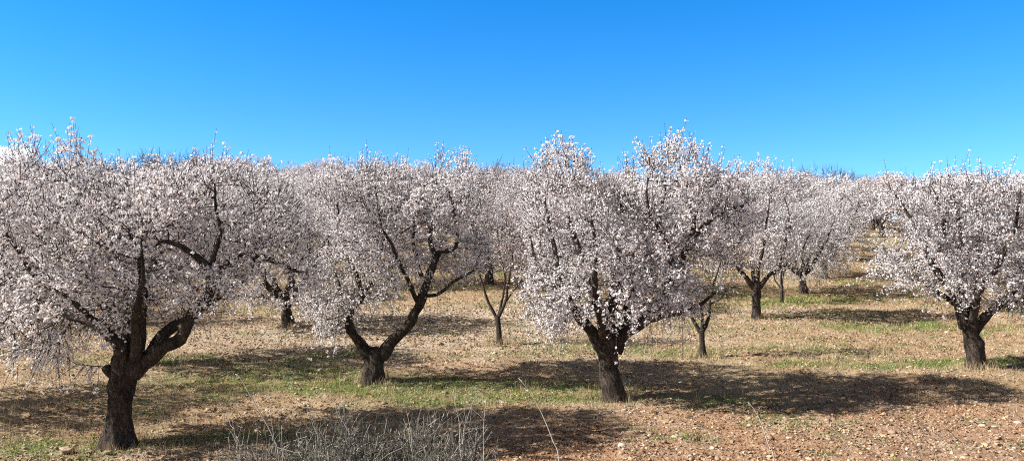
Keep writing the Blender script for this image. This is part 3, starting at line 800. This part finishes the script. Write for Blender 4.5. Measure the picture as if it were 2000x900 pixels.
# a few bigger rocks one can point at
def rock(px, py, size, lb):
    d = F * CAM_Z / (py - 450); X, Y = place(px, d)
    r = np.random.default_rng(int(px))
    nu, nv = 14, 9
    th = np.arange(nu) * 2 * pi / nu; fi = np.linspace(0.02, pi - .02, nv)
    D = np.stack([np.sin(fi)[:, None] * np.cos(th), np.sin(fi)[:, None] * np.sin(th), np.cos(fi)[:, None] * np.ones(nu)], -1)
    R = 1 + .30 * snoise(D * 1.3 + px, 1.6) + .12 * snoise(D * 3 + px, 2.2)
    V = D * R[..., None] * np.array([size * .9, size * .7, size * .42])
    id_ = np.arange(nu * nv).reshape(nv, nu); nx = np.roll(id_, -1, 1)
    q = np.stack([id_[:-1], id_[1:], nx[1:], nx[:-1]], -1).reshape(-1, 4)
    V = np.vstack([V.reshape(-1, 3), [[0, 0, V[0, :, 2].mean()]], [[0, 0, V[-1, :, 2].mean()]]])
    c = np.vstack([np.stack([id_[0], nx[0], np.full(nu, nu * nv)], -1), np.stack([nx[-1], id_[-1], np.full(nu, nu * nv + 1)], -1)])
    obj('rock', mesh_np('rock', V, [q, c], M_stone, False), label=lb, cat='rock', group='larger pale rocks', loc=(X, Y, float(gtop(np.array([X]), np.array([Y]))[0]) + size * .25))
for a in [(1402, 706, .085, 'pale rock just right of the foot of the nearly leafless young tree'), (210, 884, .07, 'pale rock against the left foot of the thickest trunk'),
          (290, 866, .055, 'flat pale rock right of the thickest trunk'), (130, 884, .10, 'largest pale rock lying left of the thickest trunk'),
          (1268, 772, .07, 'pinkish rock right of the fissured trunk'), (703, 757, .06, 'white rock left of the V shaped tree trunk'),
          (858, 686, .09, 'pale rock on the stony ground right of the V shaped tree'), (345, 882, .06, 'small pale rock in the shadow strip right of the thickest trunk')]:
    rock(*a)

# ------------------------------------------------------------------ foreground shrubs and stalks
def shrub(px, d, height, width, seed, lb, leafy=0.5, n=90):
    n = int(n * 1.5)
    X, Y = place(px, d); base = gzf(X, Y)
    r = np.random.default_rng(seed)
    root = tag(empty('dry_shrub', (X, Y, base - .03)), lb, 'shrub', 'grey shrubs on the bank')
    m = 7; tt = np.linspace(0, 1, m)
    a = r.uniform(0, 6.28, n); sp = r.uniform(.05, 1, n) ** .7
    tipp = np.stack([np.cos(a) * width * sp, np.sin(a) * width * sp * .7, height * (1.05 - .45 * sp ** 2) * np.where(r.random(n) < .07, r.uniform(.92, 1.08, n), r.uniform(.42, .85, n))], 1)
    p0 = np.stack([np.cos(a) * .08, np.sin(a) * .08, 0 * a], 1)
    ctrl = tipp * np.array([.75, .75, .45])
    pts = p0[:, None] * ((1 - tt) ** 2)[None, :, None] + ctrl[:, None] * (2 * tt * (1 - tt))[None, :, None] + tipp[:, None] * (tt ** 2)[None, :, None]
    pts += np.cumsum(r.normal(size=pts.shape), 1) * .016 * tt[None, :, None]
    V1, q1 = poly_tubes(pts, np.linspace(.0052, .0024, m)[None] * r.uniform(.7, 1.3, (n, 1)), 4)
    # side shoots
    ns = n * 15; k = r.integers(0, n, ns); f = r.uniform(.3, .98, ns) * (m - 1); j = np.minimum(f.astype(int), m - 2); fr = (f - j)[:, None]
    b0 = pts[k, j] * (1 - fr) + pts[k, j + 1] * fr; td = unit(pts[k, j + 1] - pts[k, j])
    dd = unit(td * .8 + r.normal(size=(ns, 3)) * 1.0 + np.array([0, 0, .1])); ln = r.uniform(.06, .30, ns)
    t4 = np.linspace(0, 1, 4)
    sp_ = b0[:, None] + dd[:, None] * (ln[:, None] * t4)[..., None] + np.array([0, 0, .3])[None, None] * ((ln[:, None] * t4 ** 2) * .4)[..., None] + r.normal(size=(ns, 4, 3)) * .012 * t4[None, :, None]
    V2, q2 = poly_tubes(sp_, np.linspace(.0028, .0016, 4)[None] * np.ones((ns, 1)), 3)
    obj('stems', mesh_np('stems', np.vstack([V1, V2]), [q1, q2 + len(V1)], M_shrub), root)
    # spiky narrow leaves
    nl = int(ns * 6 * leafy); k = r.integers(0, ns, nl); f = r.uniform(.1, 1, nl) * 3; j = np.minimum(f.astype(int), 2); fr = (f - j)[:, None]
    b0 = sp_[k, j] * (1 - fr) + sp_[k, j + 1] * fr; td = unit(sp_[k, j + 1] - sp_[k, j])
    ld = unit(td * .6 + r.normal(size=(nl, 3)) * .7); ll = r.uniform(.022, .06, nl)[:, None]; sd = unit(np.cross(ld, r.normal(size=(nl, 3)))) * .0032
    V = np.stack([b0 - sd * .5, b0 + ld * ll * .5 - sd, b0 + ld * ll, b0 + ld * ll * .5 + sd, b0 + sd * .5], 1).reshape(-1, 3)
    obj('leaves', mesh_np('leaves', V, [(np.arange(nl) * 5)[:, None] + np.array([[0, 1, 2, 3, 4]])], M_shrubleaf), root)
def topz(py, d): return CAM_Z - (py - 450) / F * d
for a in [(500, 7.0, 835, .50, 'low dark grey shrub at the left end of the foreground thicket', .7, 60), (590, 7.3, 822, .50, 'grey spiky shrub second from the left in the foreground thicket', .8, 80),
          (700, 7.0, 798, .50, 'dense grey shrub in the middle of the foreground thicket', .7, 100), (800, 7.2, 792, .50, 'dense silvery shrub right of the middle of the foreground thicket', .7, 100),
          (900, 6.9, 790, .45, 'tall silvery shrub at the right end of the foreground thicket', .6, 90), (655, 6.3, 850, .5, 'low grey shrub in front of the middle of the thicket', .8, 80),
          (850, 6.3, 848, .5, 'low silvery shrub in front of the right end of the thicket', .8, 80), (1815, 7.2, 888, .28, 'tip of a small grey shrub at the bottom edge on the right', .8, 40)]:
    px, d, py, w, lb, lf, n = a
    X, Y = place(px, d)
    shrub(px, d, topz(py, d) - gzf(X, Y) + .03, w, int(px), lb, lf, n)

def stalk(name, P, r0, r1, lb, forks=(), seed=0):
    """P: (px, py, depth) points from root to tip"""
    W = np.array([((p[0] - 1000) / F * p[2], p[2], CAM_Z - (p[1] - 450) / F * p[2]) for p in P])
    W = np.vstack([[W[0, 0] + .0, W[0, 1], gzf(W[0, 0], W[0, 1]) - .03], W])
    loc = W[0].copy(); W = W - loc
    C = catmull(np.hstack([W, np.linspace(r0, r1, len(W))[:, None]]), .04); C[:, 3] = np.linspace(r0, r1, len(C))
    o = empty(name, loc); tag(o, lb, 'dry stalk', 'dry stalks in the foreground')
    V, q, t = limb_mesh(C, 6, .05, seed)
    obj('stem', mesh_np('stem', V, [q, t], M_stalk, True), o)
    r = np.random.default_rng(seed)
    for f, dx, dz, ln in forks:
        i = int(f * (len(C) - 1)); p = C[i, :3]
        e = np.array([dx, r.normal() * .3, dz]); e = e / np.linalg.norm(e) * ln
        B_ = catmull(np.array([[*p, C[i, 3] * .8], [*(p + e * .5 + np.array([0, 0, .01])), r1], [*(p + e), r1 * .7]]), .03); B_[:, 3] = np.linspace(C[i, 3] * .7, r1 * .6, len(B_))
        V, q, t = limb_mesh(B_, 5, .05, seed + 1)
        obj('side_shoot', mesh_np('side_shoot', V, [q, t], M_stalk, True), o)
stalk('dry_stalk', [(1092, 905, 6.2), (1080, 860, 6.2), (1055, 800, 6.2), (1030, 758, 6.2), (1013, 738, 6.2)], .008, .003, 'long pale dry stalk leaning left, bottom centre', seed=3)
stalk('dry_stalk', [(1512, 905, 6.2), (1500, 865, 6.2), (1487, 825, 6.2), (1472, 797, 6.2), (1461, 785, 6.2)], .0075, .003, 'short pale dry stalk leaning left at the bottom, right of centre', seed=4)
stalk('dry_stalk', [(545, 900, 7.0), (532, 850, 7.0), (505, 800, 7.0), (488, 770, 7.0), (470, 738, 7.0), (460, 730, 7.0)], .009, .0038, 'knobbly pale stalk rising above the left end of the thicket', forks=((.75, .8, .5, .10), (.85, -.8, .5, .06), (.5, .7, .6, .14)), seed=5)
stalk('dry_stalk', [(540, 900, 7.1), (536, 860, 7.1), (530, 820, 7.1), (524, 770, 7.1)], .004, .0018, 'thin upright dry stalk beside the knobbly one at the left of the thicket', forks=((.7, .5, .8, .08), (.85, -.5, .8, .06)), seed=6)
stalk('dry_stalk', [(945, 900, 6.6), (944, 850, 6.6), (947, 800, 6.6), (950, 778, 6.6)], .005, .002, 'upright pale stalk with short side shoots at the right end of the thicket', forks=((.5, .6, .8, .12), (.65, -.6, .8, .10), (.8, .5, .8, .08), (.9, -.5, .8, .05)), seed=7)
stalk('dry_stalk', [(552, 905, 6.4), (551, 870, 6.4), (550, 830, 6.4)], .004, .0018, 'pale upright stalk low in front of the left part of the thicket', forks=((.6, .5, .8, .08),), seed=8)
stalk('dry_stalk', [(905, 900, 7.3), (900, 840, 7.3), (890, 790, 7.3), (886, 760, 7.3)], .0045, .002, 'grey stalk poking above the right half of the thicket toward the grass', forks=((.7, .7, .6, .10), (.85, -.7, .6, .07)), seed=9)

# ------------------------------------------------------------------ light, sky, camera
SUN_EL, SUN_AZ_BEHIND = 35.5, 9.0      # sun stands to the left, a little behind the camera
to_sun = np.array([-math.cos(radians(SUN_AZ_BEHIND)) * math.cos(radians(SUN_EL)), -math.sin(radians(SUN_AZ_BEHIND)) * math.cos(radians(SUN_EL)), math.sin(radians(SUN_EL))])
sl = bpy.data.lights.new('sun', 'SUN'); sl.energy = 5.0; sl.angle = radians(0.5); sl.color = (1.0, 0.955, 0.90)
so = bpy.data.objects.new('sun', sl); COL.objects.link(so); so.location = (-30, -5, 30)
import mathutils
so.rotation_euler = mathutils.Vector(to_sun).to_track_quat('Z', 'Y').to_euler()

w = bpy.data.worlds.new('World'); scene.world = w; w.use_nodes = True
nt = w.node_tree; nt.nodes.clear()
sky = N(nt, 'ShaderNodeTexSky'); sky.sky_type = 'NISHITA'; sky.sun_disc = False
sky.sun_elevation = radians(SUN_EL)
sky.sun_rotation = math.atan2(to_sun[0], to_sun[1])      # clockwise from +Y
sky.air_density = 1.1; sky.dust_density = 0.0; sky.ozone_density = 3.0; sky.altitude = 600
# thin bank of cloud low on the left horizon
tc = N(nt, 'ShaderNodeTexCoord'); sp = N(nt, 'ShaderNodeSeparateXYZ'); L(nt, tc.outputs['Generated'], sp.inputs[0])
az = N(nt, 'ShaderNodeMath', operation='ARCTAN2'); L(nt, sp.outputs[0], az.inputs[0]); L(nt, sp.outputs[1], az.inputs[1])
nz = N(nt, 'ShaderNodeTexNoise', inputs={'Scale': 14.0, 'Detail': 5}); L(nt, tc.outputs['Generated'], nz.inputs[0])
def mrange(val, a, b, c, d):
    m = N(nt, 'ShaderNodeMapRange', interpolation_type='SMOOTHSTEP'); m.inputs[1].default_value = a; m.inputs[2].default_value = b; m.inputs[3].default_value = c; m.inputs[4].default_value = d
    L(nt, val, m.inputs[0]); return m.outputs[0]
lift = N(nt, 'ShaderNodeMapping'); lift.inputs['Location'].default_value = (0, 0, 0.09); L(nt, tc.outputs['Generated'], lift.inputs[0]); L(nt, lift.outputs[0], sky.inputs[0])
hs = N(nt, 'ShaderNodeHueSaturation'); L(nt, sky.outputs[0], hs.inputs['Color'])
def mul(a, b):
    m = N(nt, 'ShaderNodeMath', operation='MULTIPLY'); L(nt, a, m.inputs[0]); L(nt, b, m.inputs[1]); return m.outputs[0]
# sky dimmed and greyed overhead and behind the camera to cut blue fill
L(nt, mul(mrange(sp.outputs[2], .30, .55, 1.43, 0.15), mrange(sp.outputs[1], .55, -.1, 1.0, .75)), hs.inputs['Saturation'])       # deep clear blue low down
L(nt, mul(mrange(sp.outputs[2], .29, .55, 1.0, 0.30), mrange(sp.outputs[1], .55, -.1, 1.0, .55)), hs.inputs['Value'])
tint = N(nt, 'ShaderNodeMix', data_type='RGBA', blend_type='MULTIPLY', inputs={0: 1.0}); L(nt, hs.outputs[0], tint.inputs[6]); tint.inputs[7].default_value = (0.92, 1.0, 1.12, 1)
ca = mrange(az.outputs[0], radians(-31.9), radians(-32.5), 0, 1)
ch1 = mrange(sp.outputs[2], .093, .088, 0, 1)
mm = N(nt, 'ShaderNodeMath', operation='MULTIPLY'); L(nt, ca, mm.inputs[0]); L(nt, ch1, mm.inputs[1])
mm2 = N(nt, 'ShaderNodeMath', operation='MULTIPLY'); L(nt, mm.outputs[0], mm2.inputs[0]); L(nt, mrange(nz.outputs[0], .25, .6, .4, 1), mm2.inputs[1])
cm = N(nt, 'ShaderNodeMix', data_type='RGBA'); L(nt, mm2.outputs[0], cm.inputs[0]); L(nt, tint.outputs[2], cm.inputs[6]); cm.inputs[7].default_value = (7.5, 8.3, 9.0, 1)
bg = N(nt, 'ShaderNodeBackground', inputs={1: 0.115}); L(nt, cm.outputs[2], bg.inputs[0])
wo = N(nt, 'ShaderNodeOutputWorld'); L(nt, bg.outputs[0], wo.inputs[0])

cam = bpy.data.cameras.new('camera'); cam.sensor_width = 36; cam.lens = 36 * F / 2000; cam.clip_end = 5000; cam.clip_start = .1
co = bpy.data.objects.new('camera', cam); COL.objects.link(co); co.location = (0, 0, CAM_Z); co.rotation_euler = (radians(90), 0, 0)
scene.camera = co
scene.view_settings.view_transform = 'Standard'; scene.view_settings.look = 'None'
scene.view_settings.exposure = 0.95; scene.view_settings.gamma = 1.0
scene.view_settings.use_curve_mapping = False
scene.cycles.max_bounces = 6; scene.cycles.diffuse_bounces = 5; scene.cycles.transmission_bounces = 5
scene.cycles.use_denoising = False
scene.cycles.pixel_filter_type = 'BLACKMAN_HARRIS'; scene.cycles.filter_width = 1.05; scene.render.filter_size = 1.05
